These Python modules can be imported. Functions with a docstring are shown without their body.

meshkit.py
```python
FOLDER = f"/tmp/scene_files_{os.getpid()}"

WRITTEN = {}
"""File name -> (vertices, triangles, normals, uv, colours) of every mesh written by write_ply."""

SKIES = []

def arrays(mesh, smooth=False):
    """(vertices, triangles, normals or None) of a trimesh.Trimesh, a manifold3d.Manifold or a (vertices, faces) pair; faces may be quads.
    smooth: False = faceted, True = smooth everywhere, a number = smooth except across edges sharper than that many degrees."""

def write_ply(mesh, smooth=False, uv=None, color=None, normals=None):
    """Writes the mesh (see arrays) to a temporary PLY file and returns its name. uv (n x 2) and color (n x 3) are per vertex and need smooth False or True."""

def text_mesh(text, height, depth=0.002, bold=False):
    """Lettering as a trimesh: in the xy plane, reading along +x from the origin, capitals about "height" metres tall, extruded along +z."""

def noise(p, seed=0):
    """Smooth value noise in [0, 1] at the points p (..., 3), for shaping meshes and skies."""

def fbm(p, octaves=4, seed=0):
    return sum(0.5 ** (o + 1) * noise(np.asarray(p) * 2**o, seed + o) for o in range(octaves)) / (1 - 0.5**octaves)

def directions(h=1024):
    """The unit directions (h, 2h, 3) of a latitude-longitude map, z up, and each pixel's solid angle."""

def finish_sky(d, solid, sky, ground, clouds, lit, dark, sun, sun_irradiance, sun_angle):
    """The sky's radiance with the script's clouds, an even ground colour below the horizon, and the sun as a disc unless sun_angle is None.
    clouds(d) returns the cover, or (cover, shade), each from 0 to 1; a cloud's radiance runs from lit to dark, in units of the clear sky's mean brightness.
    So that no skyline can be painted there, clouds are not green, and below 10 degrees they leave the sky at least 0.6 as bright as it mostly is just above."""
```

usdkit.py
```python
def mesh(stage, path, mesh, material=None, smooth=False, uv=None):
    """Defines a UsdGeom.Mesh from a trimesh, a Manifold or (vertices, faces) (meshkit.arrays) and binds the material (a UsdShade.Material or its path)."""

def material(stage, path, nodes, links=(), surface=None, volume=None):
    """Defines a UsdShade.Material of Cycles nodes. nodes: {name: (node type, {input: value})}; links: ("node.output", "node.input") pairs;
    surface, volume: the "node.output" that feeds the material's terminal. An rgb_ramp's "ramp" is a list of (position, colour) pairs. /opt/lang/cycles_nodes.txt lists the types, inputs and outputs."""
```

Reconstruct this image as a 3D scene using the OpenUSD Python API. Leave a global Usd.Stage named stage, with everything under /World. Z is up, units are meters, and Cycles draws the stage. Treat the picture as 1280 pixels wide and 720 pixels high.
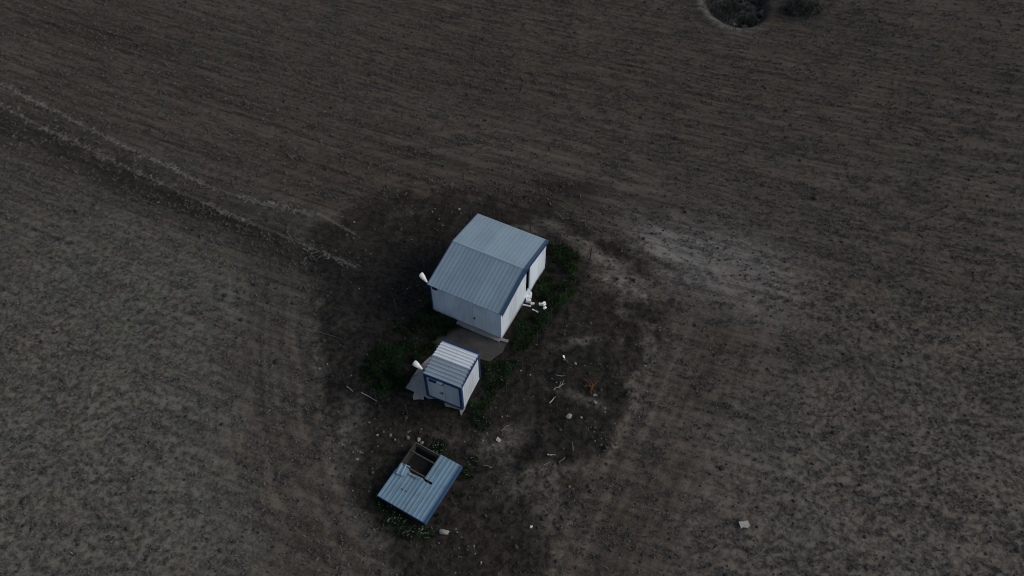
import math, random
import numpy as np
import trimesh
from shapely.geometry import Polygon
import usdkit, meshkit
from pxr import Usd, UsdGeom, UsdLux, UsdShade, Gf, Sdf, Vt

stage = Usd.Stage.CreateInMemory()
UsdGeom.SetStageUpAxis(stage, UsdGeom.Tokens.z)
UsdGeom.SetStageMetersPerUnit(stage, 1.0)
UsdGeom.Xform.Define(stage, '/World')
UsdGeom.Scope.Define(stage, '/World/Looks')
rng = np.random.default_rng(7)
R = random.Random(5)

# ------------------------------------------------------------------ camera (a drone 40.6 m up, looking 53 degrees down)
CAM_H, CAM_TH, CAM_F, CAM_ROLL = 40.6457, 0.9253, 950.1, 0.0077
_r = np.array([1.0, 0, 0]); _f = np.array([0, math.cos(CAM_TH), -math.sin(CAM_TH)]); _u = np.array([0, math.sin(CAM_TH), math.cos(CAM_TH)])
_c, _s = math.cos(CAM_ROLL), math.sin(CAM_ROLL)
_r, _u = _c * _r + _s * _u, -_s * _r + _c * _u
cam = UsdGeom.Camera.Define(stage, '/World/camera')
cam.CreateHorizontalApertureAttr(36.0)
cam.CreateVerticalApertureAttr(20.25)
cam.CreateFocalLengthAttr(36.0 * CAM_F / 1280.0)
cam.CreateClippingRangeAttr(Gf.Vec2f(0.1, 6000))
m4 = Gf.Matrix4d(*_r, 0, *_u, 0, *(-_f), 0, 0, 0, CAM_H, 1)
cam.AddTransformOp().Set(m4)
EXPOSURE = 0.0
cam.CreateExposureAttr(EXPOSURE)

def G(px, py, z=0.0):
    """the point of the plane at height z that a pixel of the 1280 x 720 photograph looks at"""
    d = _f + _r * (px - 640) / CAM_F + _u * (360 - py) / CAM_F
    t = (z - CAM_H) / d[2]
    return np.array([t * d[0], t * d[1], z])

# ------------------------------------------------------------------ sky and sun: dull evening, soft light from the right
SUN_EL, SUN_AZ = math.radians(19), math.radians(86)          # azimuth clockwise from +y
sun_dir = np.array([math.cos(SUN_EL) * math.sin(SUN_AZ), math.cos(SUN_EL) * math.cos(SUN_AZ), math.sin(SUN_EL)])
SKY_STRENGTH, SUN_INTENSITY, SUN_ANGLE = 0.075, 0.52, 58.0
sky_mat = usdkit.material(stage, '/World/Looks/sky', {
    'sky': ('sky_texture', {'sky_type': 'single_scattering', 'sun_disc': False, 'sun_elevation': SUN_EL, 'sun_rotation': SUN_AZ, 'altitude': 200.0, 'aerosol_density': 2.0}),
    'tc': ('texture_coordinate', {}),
    'n': ('noise_texture', {'scale': 2.2, 'detail': 6, 'roughness': 0.55}),
    'r': ('rgb_ramp', {'ramp': [(0.25, (0.1, 0.1, 0.1)), (0.7, (0.55, 0.55, 0.55))]}),
    'mx': ('mix_color', {'b': (1.7, 2.0, 2.4)}),
    'bg': ('background_shader', {'strength': SKY_STRENGTH})},
    [('tc.generated', 'n.vector'), ('n.fac', 'r.fac'), ('r.color', 'mx.fac'), ('sky.color', 'mx.a'), ('mx.result', 'bg.color')], surface='bg.background')
dome = UsdLux.DomeLight.Define(stage, '/World/sky')
UsdShade.MaterialBindingAPI.Apply(dome.GetPrim()).Bind(sky_mat)
dome.GetPrim().SetCustomDataByKey('kind', 'structure')
sun = UsdLux.DistantLight.Define(stage, '/World/sun')
sun.CreateIntensityAttr(SUN_INTENSITY); sun.CreateAngleAttr(SUN_ANGLE); sun.CreateNormalizeAttr(True); sun.CreateColorAttr(Gf.Vec3f(1.0, 0.98, 0.96))
sun.AddTransformOp().Set(Gf.Matrix4d(Gf.Rotation(Gf.Vec3d(0, 0, 1), Gf.Vec3d(*map(float, sun_dir))), Gf.Vec3d(0, 0, 60)))

# ------------------------------------------------------------------ helpers
used = {}
def numbered(path):
    n = used.get(path, -1) + 1; used[path] = n
    return path if n == 0 else f'{path}_{n:03d}'
def pathof(p): return '/World' if p is None else str(p.GetPath())
def data(prim, label=None, cat=None, group=None, kind=None):
    for k, v in (('label', label), ('category', cat), ('group', group), ('kind', kind)):
        if v: prim.SetCustomDataByKey(k, v)
    return prim
def thing(name, label, cat, loc=(0, 0, 0), rz=0.0, group=None):
    x = UsdGeom.Xform.Define(stage, numbered('/World/' + name))
    x.AddTranslateOp().Set(Gf.Vec3d(*map(float, loc))); x.AddRotateZOp().Set(math.degrees(rz))
    return data(x.GetPrim(), label, cat, group)
def obj(name, mesh, mat, parent=None, smooth=False, label=None, cat=None, group=None, kind=None):
    m = usdkit.mesh(stage, numbered(pathof(parent) + '/' + name), mesh, mat, smooth)
    return data(m.GetPrim(), label, cat, group, kind)
def box(x0, x1, y0, y1, z0, z1, bev=0.0):
    lo, hi = np.array([x0, y0, z0]), np.array([x1, y1, z1])
    if bev <= 0:
        b = trimesh.creation.box(extents=hi - lo); b.apply_translation((lo + hi) / 2); return b
    pts = []
    for i in np.ndindex(2, 2, 2):
        c = np.where(i, hi, lo); s = np.where(i, -1, 1) * bev
        for k in range(3):
            q = c + s; q[k] = c[k]; pts.append(q)
    return trimesh.convex.convex_hull(np.array(pts))
def tube(p, q, r, r2=None, n=8):
    p, q = np.asarray(p, float), np.asarray(q, float); r2 = r if r2 is None else r2
    d = (q - p) / np.linalg.norm(q - p); a = np.cross(d, [0, 0, 1.0] if abs(d[2]) < .9 else [1.0, 0, 0]); a /= np.linalg.norm(a); b = np.cross(d, a)
    t = np.linspace(0, 2 * np.pi, n, endpoint=False)
    ring = np.cos(t)[:, None] * a + np.sin(t)[:, None] * b
    v = np.vstack([p + ring * r, q + ring * r2, [p], [q]]); f = []
    for i in range(n):
        j = (i + 1) % n
        f += [[i, j, n + j], [i, n + j, n + i], [2 * n, j, i], [2 * n + 1, n + i, n + j]]
    return trimesh.Trimesh(v, f, process=False)
def cat(ms): return trimesh.util.concatenate(ms)
def ribbed(width, length, pitch, h, thick=0.006, flat=0.55):
    """a trapezoid-ribbed sheet: x across the ribs from 0 to width, y along them from 0 to length, underside near z = 0"""
    top = [(0, 0)]; x = pitch * 0.12
    while x < width - pitch * 0.3:
        top += [(x, 0), (x + pitch * .1, h), (x + pitch * (.1 + .25), h), (x + pitch * (.2 + .25), 0)]; x += pitch
    top += [(width, 0)]
    poly = Polygon([(a, b + thick) for a, b in top] + [(a, b) for a, b in top[::-1]])
    e = trimesh.creation.extrude_polygon(poly, length, engine='earcut')
    e.vertices = e.vertices[:, [0, 2, 1]]; e.faces = e.faces[:, ::-1]
    return e
def lay(mesh, origin, xa, ya):
    """moves a mesh so that its x and y axes run along xa and ya from origin"""
    xa = np.asarray(xa, float); ya = np.asarray(ya, float); xa /= np.linalg.norm(xa); ya /= np.linalg.norm(ya); za = np.cross(xa, ya)
    T = np.eye(4); T[:3, 0], T[:3, 1], T[:3, 2], T[:3, 3] = xa, ya, za, origin
    m = mesh.copy(); m.apply_transform(T); return m
def lump(sx, sy, sz, seed, sub=1, rough=.35):
    m = trimesh.creation.icosphere(subdivisions=sub); v = m.vertices
    v = v * (1 - rough / 2 + rough * meshkit.fbm(v * 1.7 + seed * 3.1, 2, seed))[:, None]
    m.vertices = v * [sx, sy, sz]; return m

def rock(sx, sy, sz, seed, n=14):
    g_ = np.random.default_rng(seed); v = g_.normal(0, 1, (n, 3)); v /= np.linalg.norm(v, axis=1)[:, None]
    return trimesh.convex.convex_hull(v * g_.uniform(.8, 1.05, (n, 1)) * [sx, sy, sz])

# ------------------------------------------------------------------ materials
def painted(name, col, rough=.5, dirt=.25, scale=1.2, spec=.5, streak=False, bump=0.0, metal=0.0, dirtcol=(.10, .095, .085)):
    nodes = {'tc': ('texture_coordinate', {}), 'mp': ('mapping', {'scale': (1, 1, .25) if streak else (1, 1, 1)}),
             'n': ('noise_texture', {'scale': scale, 'detail': 6, 'roughness': .65}),
             'r': ('rgb_ramp', {'ramp': [(.42, (0, 0, 0)), (.75, (dirt,) * 3)]}),
             'n2': ('noise_texture', {'scale': scale * 14, 'detail': 3}),
             'oi': ('object_info', {}),
             'vr': ('map_range', {'from_min': 0, 'from_max': 1, 'to_min': .92, 'to_max': 1.06}),
             'h': ('hsv', {'color': col}),
             'mx': ('mix_color', {'b': dirtcol}),
             'rr': ('map_range', {'to_min': rough - .1, 'to_max': rough + .15}),
             'b': ('bump', {'strength': bump, 'distance': .02}),
             'p': ('principled_bsdf', {'specular_ior_level': spec, 'metallic': metal})}
    links = [('tc.object', 'mp.vector'), ('mp.vector', 'n.vector'), ('tc.object', 'n2.vector'), ('n.fac', 'r.fac'), ('oi.random', 'vr.value'), ('vr.result', 'h.value'), ('h.color', 'mx.a'), ('r.color', 'mx.fac'),
             ('mx.result', 'p.base_color'), ('n2.fac', 'rr.value'), ('rr.result', 'p.roughness')]
    if bump:
        links += [('n2.fac', 'b.height'), ('b.normal', 'p.normal')]
    return usdkit.material(stage, '/World/Looks/' + name, nodes, links, surface='p.BSDF')
def rough_mat(name, c1, c2, scale=3.0, rough=.9, bump=.5, dist=.03):
    return usdkit.material(stage, '/World/Looks/' + name, {
        'tc': ('texture_coordinate', {}), 'n': ('noise_texture', {'scale': scale, 'detail': 7, 'roughness': .7}),
        'r': ('rgb_ramp', {'ramp': [(.3, c1), (.7, c2)]}), 'oi': ('object_info', {}), 'vr': ('map_range', {'to_min': .7, 'to_max': 1.25}), 'h': ('hsv', {}),
        'b': ('bump', {'strength': bump, 'distance': dist}), 'p': ('principled_bsdf', {'roughness': rough, 'specular_ior_level': .2})},
        [('tc.object', 'n.vector'), ('n.fac', 'r.fac'), ('r.color', 'h.color'), ('oi.random', 'vr.value'), ('vr.result', 'h.value'), ('h.color', 'p.base_color'), ('n.fac', 'b.height'), ('b.normal', 'p.normal')], surface='p.BSDF')
def leaf_mat(name, col, trans=.25):
    return usdkit.material(stage, '/World/Looks/' + name, {
        'oi': ('object_info', {}), 'g': ('geometry', {}), 'n': ('noise_texture', {'scale': 1.1, 'detail': 3}), 'vr': ('map_range', {'from_min': .3, 'from_max': .7, 'to_min': .45, 'to_max': 1.5}), 'h': ('hsv', {'color': col}),
        'd': ('diffuse_bsdf', {}), 't': ('translucent_bsdf', {}), 'm': ('mix_closure', {'fac': trans})},
        [('g.position', 'n.vector'), ('n.fac', 'vr.value'), ('vr.result', 'h.value'), ('h.color', 'd.color'), ('h.color', 't.color'), ('d.BSDF', 'm.closure1'), ('t.BSDF', 'm.closure2')], surface='m.closure')
M = {}
M['white'] = painted('white_panel', (.63, .72, .83), .5, .38, 1.1, streak=True)
M['cabin'] = painted('cabin_panel', (.58, .66, .75), .45, .3, 1.3, streak=True)
M['door'] = painted('door_paint', (.62, .69, .77), .45, .2, 1.6)
M['roof'] = painted('roof_sheet', (.28, .38, .475), .42, .3, .7, dirtcol=(.2, .2, .2))
M['cabin_roof'] = painted('cabin_roof_sheet', (.42, .49, .56), .38, .25, 1.2, dirtcol=(.15, .15, .15), metal=.2)
M['cabin_roof_sky_sheen'] = painted('painted_sheen_cabin_roof_sheet', (.74, .80, .86), .4, .15, 1.2, dirtcol=(.3, .3, .3))  # sky reflection on the back slope, put into a paler colour
M['pit_roof'] = painted('low_roof_sheet', (.205, .335, .445), .5, .5, 1.6, dirtcol=(.12, .16, .19))
M['blue'] = painted('blue_trim', (.03, .085, .20), .45, .3, 2.0)
M['dull_blue'] = painted('dull_blue_flashing', (.045, .10, .17), .45, .3, 2.0)
M['navy'] = painted('navy_frame', (.013, .040, .125), .4, .25, 2.0)
M['dark'] = painted('dark_metal', (.02, .02, .022), .6, .3, 3.0)
M['lamp'] = painted('lamp_shell', (.80, .80, .78), .35, .15, 3.0)
M['lens'] = painted('lamp_lens', (.55, .56, .56), .2, .1, 3.0)
M['timber'] = rough_mat('weathered_timber', (.055, .048, .042), (.12, .105, .09), 5)
M['concrete'] = rough_mat('old_concrete', (.33, .305, .29), (.50, .47, .45), 1.3, .85, .3)
M['packed'] = rough_mat('trodden_earth', (.06, .056, .052), (.13, .124, .118), 1.1, .95, .4)
M['stone'] = rough_mat('pale_stone', (.26, .24, .22), (.42, .40, .37), 4)
M['chalk'] = rough_mat('white_debris', (.78, .79, .80), (.88, .89, .9), 4, bump=.15)
M['clod'] = rough_mat('earth_clod', (.035, .032, .029), (.075, .069, .063), 6)
M['straw'] = rough_mat('grey_straw', (.19, .175, .155), (.31, .29, .26), 5)
M['stub'] = rough_mat('stubble_straw', (.115, .108, .098), (.19, .18, .165), 5)
M['stick'] = rough_mat('bleached_wood', (.28, .27, .25), (.45, .43, .40), 8)
M['rust'] = rough_mat('orange_branch', (.14, .068, .032), (.22, .11, .055), 8)
M['grass'] = leaf_mat('weed_green', (.042, .078, .032))
M['bush'] = leaf_mat('bush_green', (.075, .082, .072))
M['drygrass'] = leaf_mat('dry_weed', (.040, .038, .028))
M['flower'] = rough_mat('white_flower', (.55, .58, .5), (.75, .77, .7), 8)
M['wall_low'] = rough_mat('low_block_wall', (.03, .029, .028), (.06, .058, .055), 3)
M['inside'] = rough_mat('pit_earth', (.02, .018, .016), (.045, .04, .035), 3)

# ------------------------------------------------------------------ where things stand
YAW_A, YAW_B = -0.4602, -0.4041
def P2(pts): return np.array([G(*p)[:2] for p in pts])
def sdist(xy, poly):
    """signed distance to a polygon, negative inside"""
    xy = np.asarray(xy); d = np.full(len(xy), 1e9); ins = np.zeros(len(xy), bool)
    for a, b in zip(poly, np.roll(poly, -1, 0)):
        e = b - a; t = np.clip(((xy - a) @ e) / (e @ e), 0, 1)
        d = np.minimum(d, np.linalg.norm(xy - a - t[:, None] * e, axis=1))
        c = (a[1] > xy[:, 1]) != (b[1] > xy[:, 1])
        with np.errstate(divide='ignore', invalid='ignore'):
            ins ^= c & (xy[:, 0] < a[0] + (xy[:, 1] - a[1]) * e[0] / e[1])
    return np.where(ins, -d, d)
def ldist(xy, line):
    d = np.full(len(xy), 1e9)
    for a, b in zip(line[:-1], line[1:]):
        e = b - a; t = np.clip(((xy - a) @ e) / (e @ e), 0, 1)
        d = np.minimum(d, np.linalg.norm(xy - a - t[:, None] * e, axis=1))
    return d
def sline(xy, line):
    best = np.full(len(xy), 1e9); sg = np.ones(len(xy))
    for a, b in zip(line[:-1], line[1:]):
        e = b - a; t = np.clip(((xy - a) @ e) / (e @ e), 0, 1); r_ = xy - a - t[:, None] * e; d = np.linalg.norm(r_, axis=1)
        c = np.where(d < best); best[c] = d[c]; sg[c] = np.sign(e[0] * r_[c][:, 1] - e[1] * r_[c][:, 0])
    return best * sg
def sm(x, a, b):
    t = np.clip((x - a) / (b - a), 0, 1); return t * t * (3 - 2 * t)
PLOT = P2([(385, 285), (440, 262), (500, 243), (600, 236), (690, 262), (770, 305), (835, 350), (852, 385), (822, 440), (795, 500), (760, 560), (735, 620), (690, 720), (600, 790), (510, 740), (455, 650), (420, 585), (398, 500), (392, 420), (396, 350)])
YARD = P2([(530, 275), (610, 255), (740, 320), (700, 400), (640, 490), (590, 560), (500, 520), (430, 485), (480, 380)])
TRACK1 = P2([(-300, -40), (0, 105), (130, 170), (260, 232), (330, 256), (400, 268), (442, 292)])
TRACK2 = P2([(-300, -20), (0, 132), (150, 205), (260, 255), (375, 303), (452, 338)])
BAND = P2([(-300, 20), (0, 150), (120, 205), (240, 258), (400, 330)])
RUTS = [P2([(850, 400), (815, 470), (770, 560), (720, 650), (690, 720)]), P2([(868, 400), (835, 480), (795, 570), (745, 660), (712, 730)]),
        P2([(395, 400), (400, 500), (420, 600), (455, 690), (490, 740)]), P2([(370, 410), (378, 520), (400, 630), (440, 730)])]
MOUND = P2([(690, 455), (720, 425), (770, 430), (800, 470), (770, 560), (720, 590), (650, 590), (640, 560), (690, 520)])
PIT_C = G(920, 2)[:2]

def blob(xy, px, py, rx, ry, ang=0.0):
    """soft patch: centre by its place in the photograph, radii in metres on the ground"""
    c = G(px, py)[:2]; d = xy - c; ca, sa = math.cos(ang), math.sin(ang)
    a = (d[:, 0] * ca + d[:, 1] * sa) / rx; b = (-d[:, 0] * sa + d[:, 1] * ca) / ry
    return np.exp(-(a * a + b * b))
def nz(xy, s, o=4, seed=0): return meshkit.fbm(np.c_[xy * s, np.zeros(len(xy))], o, seed)

# ------------------------------------------------------------------ ground: one sheet out to the horizon
def axis(fine0, fine1, mid0, mid1, f, m, far):
    a = list(np.arange(fine0, fine1, f)); s = m; x = fine1
    while x < mid1: a.append(x); x += m
    while x < far: a.append(x); s *= 1.25; x += s
    a.append(far)
    x = fine0 - m; s = m; lo = []
    while x > mid0: lo.append(x); x -= m
    while x > -far: lo.append(x); s *= 1.25; x -= s
    lo.append(-far)
    return np.array(sorted(lo) + a)
gx = axis(-16, 14, -58, 58, .16, .36, 2500); gy = axis(11, 42, 6, 76, .16, .36, 2500)
X, Y = np.meshgrid(gx, gy); xy = np.c_[X.ravel(), Y.ravel()]
j1 = (nz(xy, .45, 4, 3) - .5); j2 = (nz(xy, 1.6, 3, 4) - .5)
dp_s = sdist(xy, PLOT); dplot = dp_s + j1 * 2.6 + j2 * 1.3
plot = 1 - sm(dplot, -.7, .9)
dyard = sdist(xy, YARD) + j1 * 2.5 + j2 * 1.2
yard = 1 - sm(dyard, -1.0, 1.2)
mound = 1 - sm(sdist(xy, MOUND) + j1 * 2 + j2 * 1.5, -1, .8)
band = np.exp(-((ldist(xy, BAND) + j2 * 1.0) / 1.9) ** 2) * (1 - sm(xy[:, 0], -14, -9))
band2 = np.exp(-((ldist(xy, TRACK1) + j2) / 1.6) ** 2)
ruts = sum(np.exp(-(ldist(xy, l) / .3) ** 2) for l in RUTS)
dpit = np.linalg.norm((xy - PIT_C) / [1.0, 1.35], axis=1)
pitn = dpit + (nz(xy, .5, 3, 9) - .5) * .9
ring = 1 - sm(np.abs(dplot), 4.0, 11.0)
# the soil's own colours
def col(a): return np.array(a)[None]
macro = nz(xy, .055, 3, 11); macro2 = nz(np.c_[xy[:, 0] * .03, (xy[:, 1] + .36 * xy[:, 0]) * .22], 1.0, 3, 12)
C = col((.0490, .0450, .0415)) * (0.45 + 1.1 * macro2)[:, None] * (0.85 + .3 * macro)[:, None]
def towards(C, c, w): return C * (1 - w[:, None]) + col(c) * w[:, None]
C = towards(C, (.0760, .0775, .0735), .85 * np.clip(blob(xy, 60, 640, 16, 13) + blob(xy, 120, 330, 15, 8, -.4) * .8 + blob(xy, 250, 520, 9, 9) * .55, 0, 1))
C = towards(C, (.075, .0730, .0705), .75 * np.clip(blob(xy, 1180, 640, 15, 11) + blob(xy, 900, 620, 8, 6) * .5 + blob(xy, 1100, 470, 8, 8) * .3, 0, 1))
C = towards(C, (.051, .049, .046), .6 * np.clip(blob(xy, 500, 90, 22, 9, -.35), 0, 1))
C = towards(C, (.041, .040, .0385), .7 * np.clip(blob(xy, 1150, 100, 24, 19), 0, 1))
C = towards(C, (.044, .036, .031), .55 * np.clip(blob(xy, 480, 230, 10, 3.2, -.2) + blob(xy, 60, 130, 7, 2, -.4) + blob(xy, 800, 60, 14, 5) * .6 + blob(xy, 430, 560, 2.5, 6) * .6 + blob(xy, 760, 640, 3.5, 5, .5) * .6, 0, 1))
C = towards(C, (.122, .122, .128), .95 * np.clip(blob(xy, 905, 338, 4.8, 3.4, -.4) * 1.15 + blob(xy, 830, 300, 3.2, 1.8, -.5) * .6 + blob(xy, 950, 375, 3.0, 2.2) * .5, 0, 1))
C = towards(C, (.0415, .0365, .0325), .68 * sm(xy[:, 1], 38, 52) * (1 - .5 * sm(-xy[:, 0], 5, 30)))
C = towards(C, (.044, .0415, .039), .5 * np.clip(blob(xy, 1020, 400, 9, 7), 0, 1))
C = towards(C, (.019, .016, .0145), 1.0 * np.clip(blob(xy, 688, 234, 1.3, .9) + blob(xy, 726, 237, 1.4, 1.1), 0, 1))
C = towards(C, (.0190, .0180, .0175), .95 * band)
C = towards(C, (.037, .034, .032), .35 * band2)
brown = sm(dp_s + j2 * .8, .2, 1.0) * (1 - sm(dp_s + j1 * 2, 3.6, 6.0)) * (1 - sm(xy[:, 1], 26, 34))
C = towards(C, (.0400, .0335, .0290), .62 * brown * (.45 + .55 * np.sin(dp_s * 5.2 + 2 * j1) ** 2))
C = towards(C, (.0165, .0154, .0145), .96 * plot)
C = towards(C, (.0130, .0124, .0117), .85 * yard)
C = towards(C, (.0135, .0140, .0130), .85 * mound)
for px, py, rx, ry, an, w in [(782, 357, 1.9, .75, -.45, .95), (755, 327, 2.0, .55, -.6, .7), (740, 312, 1.2, .35, -.7, .5), (690, 282, 1.2, .4, -.4, .5), (660, 287, .9, .3, -.3, .4), (720, 300, 1.3, .3, -.5, .4), (720, 430, 1.5, .35, .2, .4), (725, 500, 1.6, .3, -.4, .45),
                              (690, 590, 2.2, .4, .1, .4), (640, 545, 1.2, .6, .3, .35), (610, 560, 1.0, .6, 0, .35), (655, 610, 1.6, .5, .1, .35), (690, 640, 1.0, 1.2, 0, .4), (560, 545, 1.2, .4, -.3, .3), (440, 520, .9, 1.8, 0, .3), (430, 560, .8, 1.8, 0, .3), (610, 300, .8, .3, 0, .3)]:
    C = towards(C, (.094, .091, .088), w * 1.15 * np.clip(blob(xy, px, py, rx, ry, an) * (.5 + 1.6 * nz(xy, 1.3, 3, 21)), 0, 1))
C = towards(C, (.074, .069, .064), .75 * np.clip(ruts * (.3 + 1.2 * nz(xy, .9, 3, 81)), 0, 1) * (dplot > -2.5))
fl_ = np.array([[-10.1, 23.1], [-2.2, 19.15], [5.35, 33.1]])
C = towards(C, (.010, .0098, .0095), .6 * np.exp(-((ldist(xy, fl_) + j2 * .5) / .35) ** 2))
resid = sm(nz(xy, .8, 4, 77), .50, .68) * sm(nz(xy, .22, 2, 78), .42, .58) * plot * (1 - yard) * (.25 + .75 * sm(xy[:, 0], -9, -4))
C = towards(C, (.075, .072, .069), .6 * resid)
C = C * col((1.74, 1.60, 1.44))
C = towards(C, (.034, .036, .032), .85 * (1 - sm(pitn, 2.7, 3.2)))
rim = np.exp(-((pitn - 3.45) / .36) ** 2) * sm(-(xy[:, 0] - PIT_C[0]) - (xy[:, 1] - PIT_C[1]) * .5, -1.5, 4.0)
C = towards(C, (.14, .132, .122), .95 * np.clip(rim, 0, 1))
C = towards(C, (.026, .027, .028), .7 * np.clip(blob(xy, 1003, 12, 2.6, 3.4), 0, 1))
# relief: clods, ruts, the hollow at the top
near = 1 - sm(np.hypot(xy[:, 0], xy[:, 1] - 35), 70, 110)
Z = near * ((nz(xy, .35, 3, 41) - .5) * .14 + (nz(xy, 2.1, 3, 42) - .5) * (.05 + .08 * plot) + mound * .22 + plot * .05)
Z += -.04 * np.clip(ruts, 0, 1) - .05 * band - .8 * (1 - sm(dpit, 2.2, 3.2)) + .22 * np.exp(-((dpit - 3.5) / .5) ** 2) * sm(-(xy[:, 0] - PIT_C[0]), -2, 4)
flat_spots = [P2([(533, 340), (640, 440), (700, 340), (600, 255)]), P2([(495, 490), (545, 410), (640, 430), (585, 525)]), P2([(462, 625), (533, 668), (590, 580), (515, 545)])]
for k, q in enumerate(flat_spots):
    w = 1 - sm(sdist(xy, q), .0, .8); Z = Z * (1 - w) - .03 * w
from scipy.interpolate import RegularGridInterpolator
_zi = RegularGridInterpolator((gy, gx), Z.reshape(X.shape), bounds_error=False, fill_value=0)
def ground_z(x, y): return float(_zi([[y, x]])[0])
def ground_zs(p): return _zi(np.c_[p[:, 1], p[:, 0]])

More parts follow.
